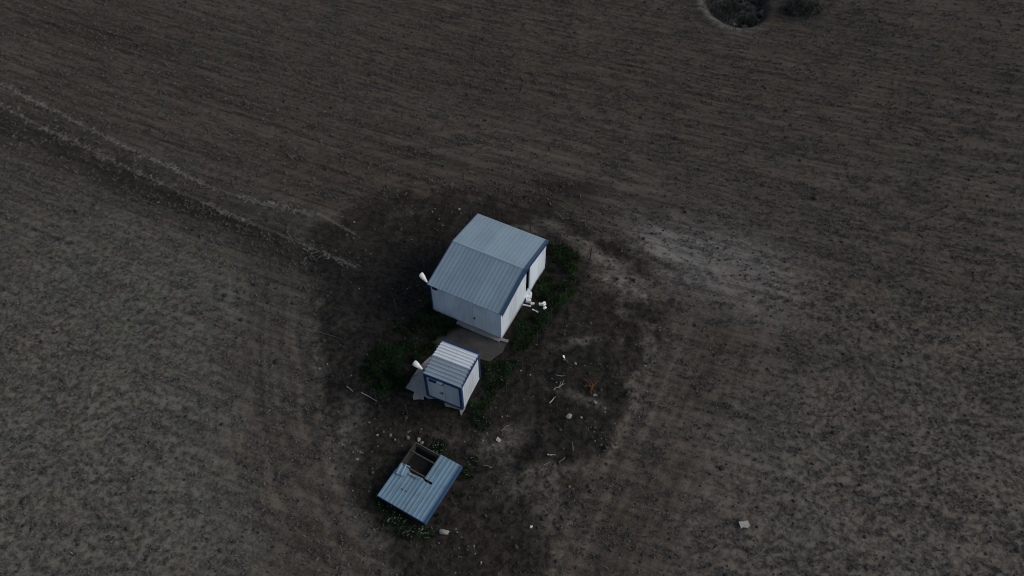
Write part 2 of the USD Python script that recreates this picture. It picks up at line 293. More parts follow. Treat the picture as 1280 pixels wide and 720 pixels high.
nx, ny = len(gx), len(gy)
i = np.arange(nx * ny).reshape(ny, nx)
quads = np.stack([i[:-1, :-1], i[:-1, 1:], i[1:, 1:], i[1:, :-1]], -1).reshape(-1, 4)
psi = xy[:, 1] + .36 * xy[:, 0] - .0012 * np.clip(xy[:, 0], -100, 100) ** 2
ctr = PLOT.mean(0); ang = np.arctan2(xy[:, 1] - ctr[1], xy[:, 0] - ctr[0])
ground_mat = usdkit.material(stage, '/World/Looks/field_soil', {
    'tint': ('attribute', {'attribute': 'tint'}), 'flow': ('attribute', {'attribute': 'flow'}), 'ringc': ('attribute', {'attribute': 'ringc'}), 'mask': ('attribute', {'attribute': 'mask'}),
    'sep': ('separate_color', {}),
    'g': ('geometry', {}),
    'm1': ('mapping', {'scale': (.28, 2.2, 1)}), 'n1': ('noise_texture', {'scale': 1.5, 'detail': 6, 'roughness': .62, 'distortion': .6}),
    'm2': ('mapping', {'scale': (.16, 1.7, 1)}), 'n2': ('noise_texture', {'scale': 1.0, 'detail': 5, 'roughness': .60, 'distortion': .25}),
    'n3': ('noise_texture', {'scale': 2.7, 'detail': 5, 'roughness': .62, 'distortion': .4}),
    'n4': ('noise_texture', {'scale': 9.0, 'detail': 4, 'roughness': .7}),
    'nh': ('noise_texture', {'scale': .22, 'detail': 3, 'roughness': .5}),
    'a12': ('mix_float', {}), 'a123': ('mix_float', {'fac': .5}), 'a4': ('mix_float', {'fac': .25}),
    'ramp': ('rgb_ramp', {'ramp': [(.32, (.28, .28, .28)), (.42, (.46, .46, .46)), (.485, (.85, .85, .85)), (.53, (1.25, 1.25, 1.24)), (.60, (1.65, 1.64, 1.62)), (.72, (2.0, 1.98, 1.96))]}),
    'hr': ('rgb_ramp', {'ramp': [(.35, (1.03, .99, .97)), (.5, (1, 1, 1)), (.65, (.975, 1.0, .985))]}),
    'mul': ('mix_color', {'blend_type': 'multiply', 'fac': 1.0, 'use_clamp_result': False, 'use_clamp': False}), 'mul2': ('mix_color', {'blend_type': 'multiply', 'fac': 1.0, 'use_clamp_result': False, 'use_clamp': False}),
    'trk': ('attribute', {'attribute': 'trk'}), 'ts': ('separate_xyz', {}), 'tn': ('noise_texture', {'scale': 1.6, 'detail': 5, 'roughness': .7}),
    'to': ('math', {'math_type': 'multiply_add', 'value2': .55, 'value3': -.275}),
    'd1': ('math', {'math_type': 'add'}), 'd2': ('math', {'math_type': 'add'}), 'e1': ('math', {'math_type': 'absolute'}), 'e2': ('math', {'math_type': 'absolute'}),
    'f1': ('map_range', {'range_type': 'smoothstep', 'from_min': .03, 'from_max': .14, 'to_min': .75, 'to_max': 0.0}), 'f2': ('map_range', {'range_type': 'smoothstep', 'from_min': .03, 'from_max': .16, 'to_min': .5, 'to_max': 0.0}),
    'fm': ('math', {'math_type': 'maximum'}), 'tn2': ('noise_texture', {'scale': .55, 'detail': 3}), 'tr2': ('map_range', {'from_min': .3, 'from_max': .62, 'to_min': .15, 'to_max': .85, 'clamp': True}),
    'fx': ('math', {'math_type': 'multiply'}), 'fe': ('math', {'math_type': 'multiply'}), 'mxt': ('mix_color', {'b': (.19, .178, .162)}),
    'mr': ('mapping', {'scale': (.035, 1.0, 1)}), 'nr': ('noise_texture', {'scale': 1.9, 'detail': 4, 'roughness': .6}), 'ar': ('mix_float', {'fac': .46}),
    'b': ('bump', {'strength': .5, 'distance': .07}),
    'p': ('principled_bsdf', {'roughness': .95, 'specular_ior_level': .15})},
    [('flow.vector', 'm1.vector'), ('m1.vector', 'n1.vector'), ('ringc.vector', 'm2.vector'), ('m2.vector', 'n2.vector'), ('g.position', 'n3.vector'), ('g.position', 'n4.vector'), ('g.position', 'nh.vector'),
     ('mask.color', 'sep.color'), ('sep.r', 'a12.fac'), ('n1.fac', 'a12.a'), ('n2.fac', 'a12.b'), ('flow.vector', 'mr.vector'), ('mr.vector', 'nr.vector'), ('nr.fac', 'ar.b'), ('a12.result', 'ar.a'), ('ar.result', 'a123.a'), ('n3.fac', 'a123.b'), ('sep.b', 'a123.fac'), ('a123.result', 'a4.a'), ('n4.fac', 'a4.b'), ('a4.result', 'ramp.fac'),
     ('tint.color', 'mul.a'), ('ramp.color', 'mul.b'), ('nh.fac', 'hr.fac'), ('mul.result', 'mul2.a'), ('hr.color', 'mul2.b'), ('mul2.result', 'mxt.a'), ('mxt.result', 'p.base_color'), ('trk.vector', 'ts.vector'), ('g.position', 'tn.vector'), ('tn.fac', 'to.value1'), ('ts.x', 'd1.value1'), ('to.value', 'd1.value2'), ('ts.y', 'd2.value1'), ('to.value', 'd2.value2'),
     ('d1.value', 'e1.value1'), ('d2.value', 'e2.value1'), ('e1.value', 'f1.value'), ('e2.value', 'f2.value'), ('f1.result', 'fm.value1'), ('f2.result', 'fm.value2'), ('g.position', 'tn2.vector'), ('tn2.fac', 'tr2.value'), ('fm.value', 'fx.value1'), ('tr2.result', 'fx.value2'), ('fx.value', 'fe.value1'), ('ts.z', 'fe.value2'), ('fe.value', 'mxt.fac'), ('a4.result', 'b.height'), ('b.normal', 'p.normal')], surface='p.BSDF')
gm = obj('field_ground', (np.c_[xy, Z], quads), ground_mat, smooth=True, kind='structure', label='dark ploughed and stubbled field of earth under everything', cat='field')
def pv(prim, name, arr, kind=Sdf.ValueTypeNames.Color3fArray):
    UsdGeom.PrimvarsAPI(prim).CreatePrimvar(name, kind, 'vertex').Set(Vt.Vec3fArray.FromNumpy(np.asarray(arr, np.float32)))
pv(gm, 'tint', C)
pv(gm, 'flow', np.c_[xy[:, 0], psi, 0 * psi], Sdf.ValueTypeNames.Vector3fArray)
end_ = 1 - sm(xy[:, 0], -11.6, -9.6)
pv(gm, 'trk', np.c_[sline(xy, TRACK1), sline(xy, TRACK2), end_], Sdf.ValueTypeNames.Vector3fArray)
pv(gm, 'ringc', np.c_[ang * 14, dp_s, 0 * psi], Sdf.ValueTypeNames.Vector3fArray)
pv(gm, 'mask', np.c_[ring * .65 * (1 - plot * .6), plot, (.30 + .45 * (1 - sm(xy[:, 1], 20, 48))) * (1 - .62 * ring * (1 - plot))])

# ------------------------------------------------------------------ concrete pavement between the two buildings
pav = [(505, 486), (515, 473), (523, 460), (534, 449), (545, 440), (598, 452), (590, 486), (581, 509), (577, 519), (568, 516), (560, 500), (533, 490), (531, 499), (520, 493)]
pts = P2(pav); ps = Polygon(pts).buffer(.2).buffer(-.2).segmentize(.25); _q = np.array(ps.exterior.coords)[:-1]
ps = Polygon(_q + (meshkit.fbm(np.c_[_q * 1.6, 0 * _q[:, :1]], 3, 15)[:, None] - .5) * [.9, .7]).buffer(0)
e = trimesh.creation.extrude_polygon(ps, .14, engine='earcut'); e.apply_translation((0, 0, -.10))
obj('concrete_pavement', e, M['concrete'], kind='structure', label='pale concrete pavement under the small cabin', cat='pavement')
e = trimesh.creation.extrude_polygon(Polygon(P2([(546, 436), (540, 428), (556, 414), (570, 408), (625, 428), (634, 428), (628, 440), (612, 452), (601, 449)])).buffer(.2).buffer(-.2), .10, engine='earcut'); e.apply_translation((0, 0, -.085))
obj('earth_path', e, M['packed'], kind='structure', label='trodden bare earth between the large shed and the cabin', cat='path')

# ------------------------------------------------------------------ the large shed
W, D, H, RZ = 5.04, 6.50, 2.80, .66
ox, oy = -.6625, 26.5322
def loc_to_world(o, yaw, x, y): return np.array([o[0] + x * math.cos(yaw) - y * math.sin(yaw), o[1] + x * math.sin(yaw) + y * math.cos(yaw)])
cA = loc_to_world((ox, oy), YAW_A, -W / 2, D / 2)
shed = thing('metal_shed', 'large white panel shed with grey ribbed gable roof and blue trim', 'shed', (cA[0], cA[1], 0), YAW_A)
hw, hd = W / 2, D / 2
obj('concrete_base', box(-hw - .02, hw + .015, -hd - .02, hd + .02, -.12, .13, .01), M['concrete'], shed)
obj('concrete_kerb', box(-hw + 1.9, hw + .012, -hd - .30, -hd - .024, -.12, .12, .02), M['concrete'], shed)
# walls of upright sandwich panels; the one with the broken opening is shorter
def panel_wall(n, length, place, skip=()):
    w = length / n
    for k in range(n):
        if k in skip: continue
        obj('wall_panel', place(k * w + .004, (k + 1) * w - .004), M['white'], shed)
T = .08
panel_wall(5, W, lambda a, b: box(-hw + a, -hw + b, -hd, -hd + T, .13, H, .006), skip=(3,))
panel_wall(5, W, lambda a, b: box(-hw + a, -hw + b, hd - T, hd, .13, H, .006))
panel_wall(6, D - 2 * T, lambda a, b: box(-hw, -hw + T, -hd + T + a, -hd + T + b, .13, H, .006))
NP = 6; pw = (D - 2 * T) / NP
for k in range(NP):
    a, b = -hd + T + k * pw + .002, -hd + T + (k + 1) * pw - .002
    if k == 3:                                             # tall narrow opening left by a torn panel
        oa, ob = a + .28, a + .80
        obj('wall_panel', box(hw - T, hw, a, oa, .13, H, .006), M['white'], shed)
        obj('wall_panel', box(hw - T, hw, ob, b, .13, H, .006), M['white'], shed)
        pr = Polygon([(oa + .003, .13), (ob - .003, .13), (ob - .003, .55), (oa + .36, .78), (oa + .2, .62), (oa + .003, .9)])
        e = trimesh.creation.extrude_polygon(pr, T - .01, engine='earcut')
        e.vertices = np.c_[e.vertices[:, 2] + hw - T, e.vertices[:, 0], e.vertices[:, 1]]
        obj('torn_panel', e, M['white'], shed, label='torn lower half of a panel under the dark opening')
    else:
        obj('wall_panel', box(hw - T, hw, a, b, .13, H, .006), M['white'], shed)
# door leaf in the front wall
dx0, dx1 = -hw + 3 * W / 5 + .002, -hw + 4 * W / 5 - .002
obj('wall_panel', box(dx0, dx1, -hd, -hd + T, 2.22, H, .006), M['white'], shed)
door = obj('door', box(dx0 + .008, dx1 - .008, -hd + .006, -hd + .06, .15, 2.2, .006), M['door'], shed)
obj('handle', cat([box(dx0 + .10, dx0 + .16, -hd - .05, -hd + .012, 1.02, 1.22, .01), box(dx0 + .06, dx0 + .2, -hd - .07, -hd - .045, 1.1, 1.15)]), M['dark'], door)
obj('vent', cat([box(-hw + .20, -hw + .55, -hd - .05, -hd - .002, H - .34, H - .16, .01)] + [box(-hw + .22, -hw + .53, -hd - .07, -hd - .048, H - .32 + .05 * k, H - .30 + .05 * k) for k in range(3)]), M['dark'], shed)
for sx, sy in ((-1, -1), (1, -1), (-1, 1), (1, 1)):         # folded corner trims
    x, y = sx * hw, sy * hd
    obj('corner_trim', cat([box(min(x + sx * .008, x - sx * .09), max(x + sx * .008, x - sx * .09), min(y + sy * .002, y + sy * .008), max(y + sy * .002, y + sy * .008), .14, H - .02),
                            box(min(x + sx * .002, x + sx * .0085), max(x + sx * .002, x + sx * .0085), min(y, y - sy * .09), max(y, y - sy * .09), .14, H - .02)]), M['white'] if sx > 0 else M['navy'], shed)
# roof: five ribbed sheets on each slope
OH = .10; OX = .12
slope = RZ / hd; ye = hd + OH; zr = H + RZ + .05; zb = zr - slope * ye
SL = math.hypot(ye, slope * ye)
n = 5; sw = (W + 2 * OX) / n
for side in (-1, 1):
    for k in range(n):
        sh_ = ribbed(sw - .004, SL - .02, sw / 4, .006)
        if side < 0:
            xa, ya = (1, 0, 0), (0, 1, slope); o = (-hw - OX + k * sw, -ye, zb)
        else:
            xa, ya = (-1, 0, 0), (0, -1, slope); o = (hw + OX - k * sw, ye, zb)
        obj('roof_sheet', lay(sh_, o, xa, ya), M['roof'], shed)
cap = Polygon([(-.09, -.09 * slope + .0135), (0, .016), (.09, -.09 * slope + .0135), (.09, -.09 * slope + .017), (0, .0195), (-.09, -.09 * slope + .017)])
e = trimesh.creation.extrude_polygon(cap, W + 2 * OX - .02, engine='earcut'); e.vertices = np.c_[e.vertices[:, 2] - hw - OX + .01, e.vertices[:, 0], e.vertices[:, 1] + zr]; e.fix_normals()
obj('ridge_cap', e, M['roof'], shed)
for sx in (-1, 1):                                          # blue gable triangles and rake flashings
    tri = Polygon([(-hd, H + .003), (hd, H + .003), (0, H + RZ)])
    e = trimesh.creation.extrude_polygon(tri, .06, engine='earcut'); x0 = hw - .05 if sx > 0 else -hw - .01
    e.vertices = np.c_[e.vertices[:, 2] + x0, e.vertices[:, 0], e.vertices[:, 1]]; e.fix_normals()
    obj('gable_panel', e, M['navy'], shed)
    for s in (-1, 1):
        xa = hw + OX + .015
        fw_ = .20 if sx > 0 else .05; prof = [(0, 0), (0, .028), (-fw_, .028), (-fw_, .022)] + ([(-.02, .022), (-.02, -.20), (0, -.20)] if sx < 0 else [(0, .022)])
        pr = Polygon(prof); e = trimesh.creation.extrude_polygon(pr, SL, engine='earcut')
        u = e.vertices.copy(); yy = u[:, 2] / SL * ye
        e.vertices = np.c_[sx * (xa + u[:, 0]), s * yy, zr - slope * yy + u[:, 1]]; e.fix_normals()
        obj('rake_flashing', e, M['dull_blue'] if sx > 0 else M['navy'], shed)
        if sx > 0:
            e = trimesh.creation.extrude_polygon(Polygon([(-.02, -.20), (0, -.20), (0, .021), (-.02, .021)]), SL, engine='earcut'); u = e.vertices.copy(); yy = u[:, 2] / SL * ye
            e.vertices = np.c_[xa + u[:, 0], s * yy, zr - slope * yy + u[:, 1]]; e.fix_normals(); obj('fascia_board', e, M['navy'], shed)
for s in (-1, 1):
    y = s * (ye - .045)
    obj('eave_trim', box(-hw - OX + .02, hw + OX - .02, min(y, y - s * .05), max(y, y - s * .05), zb - .10, zb + .004), M['navy'], shed)
obj('floor_slab', box(-hw + T, hw - T, -hd + T, hd - T, .132, .16), M['inside'], shed)

# lamps on the two buildings
def wall_lamp(label, base, az, tilt, arm, L):
    t = thing('wall_lamp', label, 'lamp', base, az, 'lamps on the building corners')
    ct, st = math.cos(tilt), math.sin(tilt)
    def at(s, w=0, u=0): return np.array([s * ct - u * st, w, s * st + u * ct])
    obj('bracket', cat([tube(at(-.1), at(arm + .1), .03), box(-.08, -.02, -.06, .06, -.2, .08)]), M['dark'], t)
    rows = [(arm, .045, .045), (arm + .10, .075, .07), (arm + L * .6, .165, .12), (arm + L * .88, .19, .12), (arm + L, .13, .06)]
    v = []; f = []; nn = 10
    for s, w, h in rows:
        for a in np.linspace(0, 2 * np.pi, nn, endpoint=False):
            v.append(at(s, w * math.cos(a), h * max(math.sin(a), -.25)))
    for r in range(len(rows) - 1):
        for q in range(nn):
            q2 = (q + 1) % nn; f += [[r * nn + q, r * nn + q2, (r + 1) * nn + q2], [r * nn + q, (r + 1) * nn + q2, (r + 1) * nn + q]]
    for r in (0, len(rows) - 1):
        c = len(v); v.append(np.mean(v[r * nn:(r + 1) * nn], 0))
        for q in range(nn): f.append([c, r * nn + q, r * nn + (q + 1) % nn])
    e = trimesh.Trimesh(np.array(v), f); e.fix_normals()
    obj('lamp_housing', e, M['lamp'], t, smooth=40)
    lens = trimesh.creation.box(extents=(L * .5, .18, .02)); T4 = np.eye(4); T4[:3, 0] = at(1); T4[:3, 1] = (0, 1, 0); T4[:3, 2] = at(0, 0, 1); T4[:3, 3] = at(arm + L * .62, 0, -.035); lens.apply_transform(T4)
    obj('lamp_lens', lens, M['lens'], t)
pa = loc_to_world(cA, YAW_A, -hw - .02, -hd - .0)
wall_lamp('white wedge shaped lamp on the left corner of the large shed', (pa[0], pa[1], H - .12), YAW_A + math.pi - .15, math.radians(48), .22, .72)

# ------------------------------------------------------------------ the small cabin
w2, d2, h2 = 2.44, 2.54, 2.55
o2 = (-2.8626, 21.4377)
cB = loc_to_world(o2, YAW_B, -w2 / 2, d2 / 2)
cabin = thing('guard_cabin', 'small white cabin with navy blue frame and striped metal roof', 'cabin', (cB[0], cB[1], .04), YAW_B)
a, b = w2 / 2, d2 / 2; pst = .18
for sx, sy in ((-1, -1), (1, -1), (-1, 1), (1, 1)):
    x0, x1 = sorted((sx * a, sx * (a - pst))); y0, y1 = sorted((sy * b, sy * (b - pst)))
    obj('corner_post', box(x0, x1, y0, y1, 0, h2, .012), M['navy'], cabin)
for z0, z1, nm in ((0, .16, 'bottom_rail'), (h2 - .20, h2, 'top_rail')):
    for s in (-1, 1):
        y0, y1 = sorted((s * (b - .006), s * (b - .11))); obj(nm, box(-a + pst, a - pst, y0, y1, z0, z1, .01), M['navy'], cabin)
        x0, x1 = sorted((s * (a - .006), s * (a - .11)))
        obj(nm, box(x0, x1, -b + pst, b - pst, z0, z1 if z0 > 1 else .09, .01), M['navy'] if s < 0 or z0 > 1 else M['cabin'], cabin)
def ribs_wall(length): return ribbed(length, h2 - .34 + .08, .20, .018, .02)
for s in (-1, 1):                                          # side walls, ribbed upright
    wsh = ribbed(d2 - 2 * pst, h2 - .20 - (.16 if s < 0 else .09), .21, .018, .02)
    zz = .16 if s < 0 else .09
    obj('side_wall', lay(wsh, (s * (a - .06), -s * (b - pst), zz), (0, s, 0), (0, 0, 1)), M['cabin'], cabin)
wsh = ribbed(w2 - 2 * pst, h2 - .36, .21, .018, .02)
obj('back_wall', lay(wsh, (a - pst, b - .06, .16), (-1, 0, 0), (0, 0, 1)), M['cabin'], cabin)
# front: fixed panels left and right of a wide pale door
fx = [-a + pst, -a + pst + .16, -a + pst + 1.12, a - pst]
obj('front_panel', box(fx[0], fx[1], -b + .03, -b + .08, .16, h2 - .16), M['cabin'], cabin)
obj('front_panel', box(fx[2] + .005, (fx[2] + fx[3]) / 2 - .004, -b + .03, -b + .08, .16, h2 - .16, .005), M['cabin'], cabin)
obj('front_panel', box((fx[2] + fx[3]) / 2 + .004, fx[3], -b + .03, -b + .08, .16, h2 - .16, .005), M['cabin'], cabin)
dr = obj('door', box(fx[1] + .01, fx[2] - .01, -b + .018, -b + .07, .18, 2.12, .01), M['door'], cabin)
obj('handle', cat([box(fx[2] - .2, fx[2] - .13, -b - .03, -b + .018, 1.0, 1.2, .01), box(fx[2] - .32, fx[2] - .13, -b - .05, -b - .028, 1.08, 1.12)]), M['dark'], dr)
obj('door_lintel', box(fx[1], fx[2], -b + .03, -b + .08, 2.14, h2 - .16), M['cabin'], cabin)
ln = obj('door_canopy', box(fx[1] + .02, fx[1] + .5, -b - .10, -b + .03, 2.16, 2.24, .01), M['navy'], cabin)
obj('door_light', box(fx[1] + .55, fx[1] + .9, -b - .09, -b + .03, 2.20, 2.40, .02), M['lamp'], cabin)
obj('light_guard', box(fx[1] + .58, fx[2] - .02, -b - .06, -b + .028, 2.12, 2.19, .01), M['navy'], cabin)
obj('cabin_floor', box(-a + .12, a - .12, -b + .12, b - .12, .02, .1), M['inside'], cabin)
RB = .20; sl = RB / b
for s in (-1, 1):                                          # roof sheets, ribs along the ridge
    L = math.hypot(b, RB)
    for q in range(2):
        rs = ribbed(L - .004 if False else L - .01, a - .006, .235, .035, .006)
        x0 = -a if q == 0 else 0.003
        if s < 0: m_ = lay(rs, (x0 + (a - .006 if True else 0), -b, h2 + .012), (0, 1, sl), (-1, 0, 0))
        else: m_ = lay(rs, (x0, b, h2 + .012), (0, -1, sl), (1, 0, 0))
        obj('roof_sheet', m_, M['cabin_roof'] if s < 0 else M['cabin_roof_sky_sheen'], cabin, label=None if s < 0 else 'sheet on the back half of the roof, painted paler for the sky reflection')
    y0, y1 = sorted((s * (b + .012), s * (b - .10)))
    obj('eave_edge', box(-a - .01, a + .01, y0, y1, h2 + .002, h2 + (.085 if s > 0 else .06), .008), M['navy'], cabin)
for s in (-1, 1):
    pr = Polygon([(-b + .05, .003), (b - .05, .003), (b - .05, .045), (0, RB + .05), (-b + .05, .045)])
    e = trimesh.creation.extrude_polygon(pr, .035, engine='earcut'); x0 = a - .025 if s > 0 else -a - .01
    e.vertices = np.c_[e.vertices[:, 2] + x0, e.vertices[:, 0], e.vertices[:, 1] + h2]; e.fix_normals()
    obj('gable_edge', e, M['navy'], cabin)
pb = loc_to_world(cB, YAW_B, -a - .02, -b + .25)
wall_lamp('slim white lamp on the left front corner of the small cabin', (pb[0], pb[1], h2 - .02), YAW_B + math.pi - .12, math.radians(26), .16, .66)

# ------------------------------------------------------------------ the low half stripped roof over a pit
ZL = .55
A, B, Cc, Dd = (G(473, 619, ZL), G(533, 654, ZL), G(578, 580, ZL), G(516, 554, ZL))
ux = (B - A)[:2]; LW = float(np.linalg.norm(ux)); yawC = math.atan2(ux[1], ux[0]); LD = 3.75
cC = (A[:2] + B[:2] + Cc[:2] + Dd[:2]) / 4
low = thing('low_pit_roof', 'low blue grey corrugated roof with a hole showing bare beams', 'roof', (cC[0], cC[1], 0), yawC)
a, b = LW / 2, LD / 2
def inv(px, py, z=ZL):
    q = G(px, py, z)[:2] - cC; c, s = math.cos(-yawC), math.sin(-yawC); return np.array([q[0] * c - q[1] * s, q[0] * s + q[1] * c])
def L5(x, y): return inv(460 + x / 5.143, 540 + y / 5.143)
wt = .14
for nm, bx in (('side_wall', box(-a + .06, -a + .06 + wt, -b + .06, b - .06, -.1, ZL - .09)), ('side_wall', box(a - .06 - wt, a - .06, -b + .06, b - .06, -.1, ZL - .09)),
               ('end_wall', box(-a + .06 + wt, a - .06 - wt, -b + .06, -b + .06 + wt, -.1, ZL - .09)), ('end_wall', box(-a + .06 + wt, a - .06 - wt, b - .06 - wt, b - .06, -.1, ZL - .09))):
    obj(nm, bx, M['wall_low'], low)
obj('pit_floor', box(-a + .2, a - .2, -b + .2, b - .2, -.08, .0), M['inside'], low)
# timber frame: long side bearers and cross beams, four of them bare in the hole
for x in (-a + .07, a - .07, .42):
    obj('bearer', box(x - .04, x + .04, -b + .03, b - .03, ZL - .088, ZL - .012), M['timber'], low)
hole_y = [b - .07, b - .62, .32, -.02]
for y in hole_y:
    obj('beam', box(-a + .115, .375, y - .035, y + .035, ZL - .084, ZL - .016), M['timber'], low)
for y in (-.9, -b + .1):
    obj('beam', box(-a + .115, .375, y - .035, y + .035, ZL - .084, ZL - .016), M['timber'], low)
# sheets: four strips; the left three are cut short by the hole, with ragged ends
ns = 4; sw = LW / ns
p_h = [L5(170, 225), L5(280, 235), L5(268, 262), L5(410, 325), L5(355, 290)]
yfront = float((p_h[3][1] + p_h[2][1]) / 2)
ends = [float(p_h[0][1]) - .02, float(p_h[2][1]) + .10, yfront, b]
xs = [-a, float(p_h[1][0]) - .55, float(p_h[1][0]), float(L5(462, 152)[0]), a]
xs_l = float(L5(412, 332)[0])
for x0_, x1_, y0_, y1_ in ((xs[3], xs_l, -b, yfront - .07), (xs[3] + .003, xs_l, yfront + .07, b), (xs_l + .003, a, -b, b)):
    obj('roof_sheet', lay(ribbed(x1_ - x0_ - .002, y1_ - y0_, .24, .013), (x0_, y0_, ZL + .002), (1, 0, 0), (0, 1, 0)), M['pit_roof'], low)
for k in range(3):
    wk = xs[k + 1] - xs[k]
    s_ = ribbed(wk - .004 + (.06 if k == 2 else 0), ends[k] + b, .24, .013)
    m_ = lay(s_, (xs[k], -b, ZL + (.002 if k != 2 else -.006)), (1, 0, 0), (0, 1, 0.0))
    v = m_.vertices; far = v[:, 1] > ends[k] - .01
    if k < 3:
        v[far, 1] += (meshkit.noise(np.c_[v[far, 0] * 3.1, 0 * v[far, 0] + k, 0 * v[far, 0]], 5) - .5) * (.26 if k == 0 else .10)
        v[far, 2] -= .05 * meshkit.noise(np.c_[v[far, 0] * 2.1, 0 * v[far, 0], 0 * v[far, 0]], 6)
    m_.vertices = v
    obj('roof_sheet', m_, M['pit_roof'], low)
s_ = ribbed(.62, .7, .26, .03); m_ = lay(s_, (-a + .12, ends[0] - .28, ZL + .045), (1, .18, -.05), (-.16, 1, -.10))
obj('loose_sheet', m_, M['pit_roof'], low)
e = Polygon([(0, 0), (0, .05), (-.10, .05), (-.10, .042), (-.012, .042), (-.012, -.24), (0, -.24)])
e = trimesh.creation.extrude_polygon(e, LD, engine='earcut'); u = e.vertices.copy(); e.vertices = np.c_[u[:, 0] + a + .02, u[:, 2] - b, u[:, 1] + ZL]; e.fix_normals()
obj('side_flashing', e, M['blue'], low)
obj('front_flashing', box(-a, a, -b - .014, -b - .004, ZL - .16, ZL + .02), M['navy'], low)

# ------------------------------------------------------------------ wire fence round the yard
fence = thing('wire_fence', 'thin dark wire fence on slim posts around the shed and cabin', 'fence', (0, 0, 0))
cor = [np.array([-10.1, 23.1]), np.array([-2.95, 37.0]), np.array([5.35, 33.1]), np.array([-2.2, 19.15])]
strands = []
for q in range(4):
    p0, p1 = cor[q], cor[(q + 1) % 4]; L = np.linalg.norm(p1 - p0); npst = max(2, int(round(L / 2.05)))
    prev = None
    for k in range(npst + 1):
        p = p0 + (p1 - p0) * k / npst; z = ground_z(*p); lean = np.array([R.uniform(-.06, .06), R.uniform(-.06, .06)])
        hh = R.uniform(1.5, 1.8) if q in (0, 1) else R.uniform(1.1, 1.5)
        top = np.array([p[0] + lean[0], p[1] + lean[1], z + hh])
        if k < npst: obj('fence_post', tube((p[0], p[1], z - .25), top, .045, .04, 6), M['dark'], fence)
        cur = [np.array([p[0] + lean[0] * t, p[1] + lean[1] * t, z + hh * t]) for t in (.3, .55, .78, .95)]
        if prev is not None:
            for c0, c1 in zip(prev, cur):
                mid = (c0 + c1) / 2 - [0, 0, R.uniform(.02, .12)]
                strands += [tube(c0, mid, .004, n=3), tube(mid, c1, .004, n=3)]
        prev = cur
obj('wire', cat(strands), M['dark'], fence, kind='stuff')

# ------------------------------------------------------------------ single stones, boards, rubbish
def stone(px, py, r, label, mat='stone', seed=1, flat=.6, name='stone', c='stone', group=None, rz=0.0, asp=1.0):
    p = G(px, py); z = ground_z(p[0], p[1])
    t = rock(r * asp, r / asp, r * flat, seed); t.apply_translation((0, 0, r * flat * .45))
    T4 = trimesh.transformations.rotation_matrix(rz, (0, 0, 1)); t.apply_transform(T4); t.apply_translation((p[0], p[1], z))
    obj(name, t, M[mat], None, label=label, cat=c, group=group)
def piece(px, py, L, w, h, rz, label, mat='chalk', name='debris_piece', c='debris', group=None, seed=0, tilt=0.0, lift=0.0):
    p = G(px, py); z = ground_z(p[0], p[1])
    m_ = box(-L / 2, L / 2, -w / 2, w / 2, 0, h); m_ = m_.subdivide().subdivide()
    m_.vertices += (meshkit.noise(m_.vertices * 7 + seed, seed)[:, None] - .5) * [.12 * min(L, .5), .5 * w, .2 * h]
    m_.apply_transform(trimesh.transformations.euler_matrix(0, tilt, rz)); m_.apply_translation((p[0], p[1], z + .02 + lift + abs(tilt) * L / 2))
    obj(name, m_, M[mat], None, label=label, cat=c, group=group)
def branch(px, py, L, rz, label, mat='stick', name='dry_stick', c='stick', forks=2, r=.02, seed=0, bend=.15, lift=.03):
    rr = random.Random(seed); p = G(px, py); z = ground_z(p[0], p[1]); parts = []
    P = [np.array([-L / 2, 0, lift])]
    for k in range(4): P.append(P[-1] + [L / 4, rr.uniform(-bend, bend) * L * .6, rr.uniform(-.02, .05)])
    for k in range(4): parts.append(tube(P[k], P[k + 1], r * (1 - k * .15), r * (.85 - k * .15), 6))
    for k in range(forks):
        s = P[1 + k % 3]; an = rr.choice((-1, 1)) * rr.uniform(.5, 1.0); l = L * rr.uniform(.3, .5)
        parts.append(tube(s, s + [math.cos(an) * l, math.sin(an) * l, rr.uniform(.02, .2)], r * .7, r * .3, 5))
    m_ = cat(parts); m_.apply_transform(trimesh.transformations.rotation_matrix(rz, (0, 0, 1))); m_.apply_translation((p[0], p[1], z + .01))
    obj(name, m_, M[mat], None, label=label, cat=c)
stone(555, 665, .26, 'flat cream stone just off the front corner of the low blue roof', seed=3, flat=.4, asp=1.15)
stone(510, 547, .17, 'pale stone left of the pair behind the bare roof beams', seed=4)
stone(524, 549.5, .15, 'upper pale stone of the pair behind the bare roof beams', seed=5)
stone(528, 554, .15, 'lower pale stone of the pair touching the back of the bare beams', seed=6)
stone(705, 449, .13, 'small white lump at the top of the dark mound', 'chalk', seed=7, flat=.7, name='white_lump', c='debris')
stone(664, 659, .10, 'small white stone alone on the dark soil, far right of the low roof', 'chalk', seed=8)
stone(921, 22, .22, 'small white stone beside the dark bush in the hollow', 'chalk', seed=9)
stone(992, 17, .16, 'tiny white stone under the dark shrub right of the hollow', 'chalk', seed=10)
stone(743, 497, .12, 'grey stone on the mound below the orange branch', seed=11)
stone(711, 523, .20, 'pale grey clod at the foot of the dark mound', seed=12, flat=.5)
stone(622, 551, .2, 'grey crumbled clod beside the front fence corner', seed=13, flat=.4)
piece(658.5, 384.5, .52, .10, .06, -.25, 'white strip of panel foam nearest the shed wall', seed=1, lift=.22)
piece(665, 383, .26, .14, .14, .4, 'white crooked chunk right of the strip at the shed wall', seed=2, lift=.2, tilt=.3)
piece(669, 391, .44, .07, .05, -.55, 'thin white strip lying lowest among the shed rubble', seed=3, lift=.22)
piece(675.5, 383.5, .22, .18, .12, .3, 'white chunk at the left of the pile farthest from the wall', seed=4, lift=.2, tilt=.3)
piece(679, 384, .30, .24, .18, 1.0, 'biggest white chunk, in the pile farthest from the wall', seed=5, tilt=.3, lift=.2)
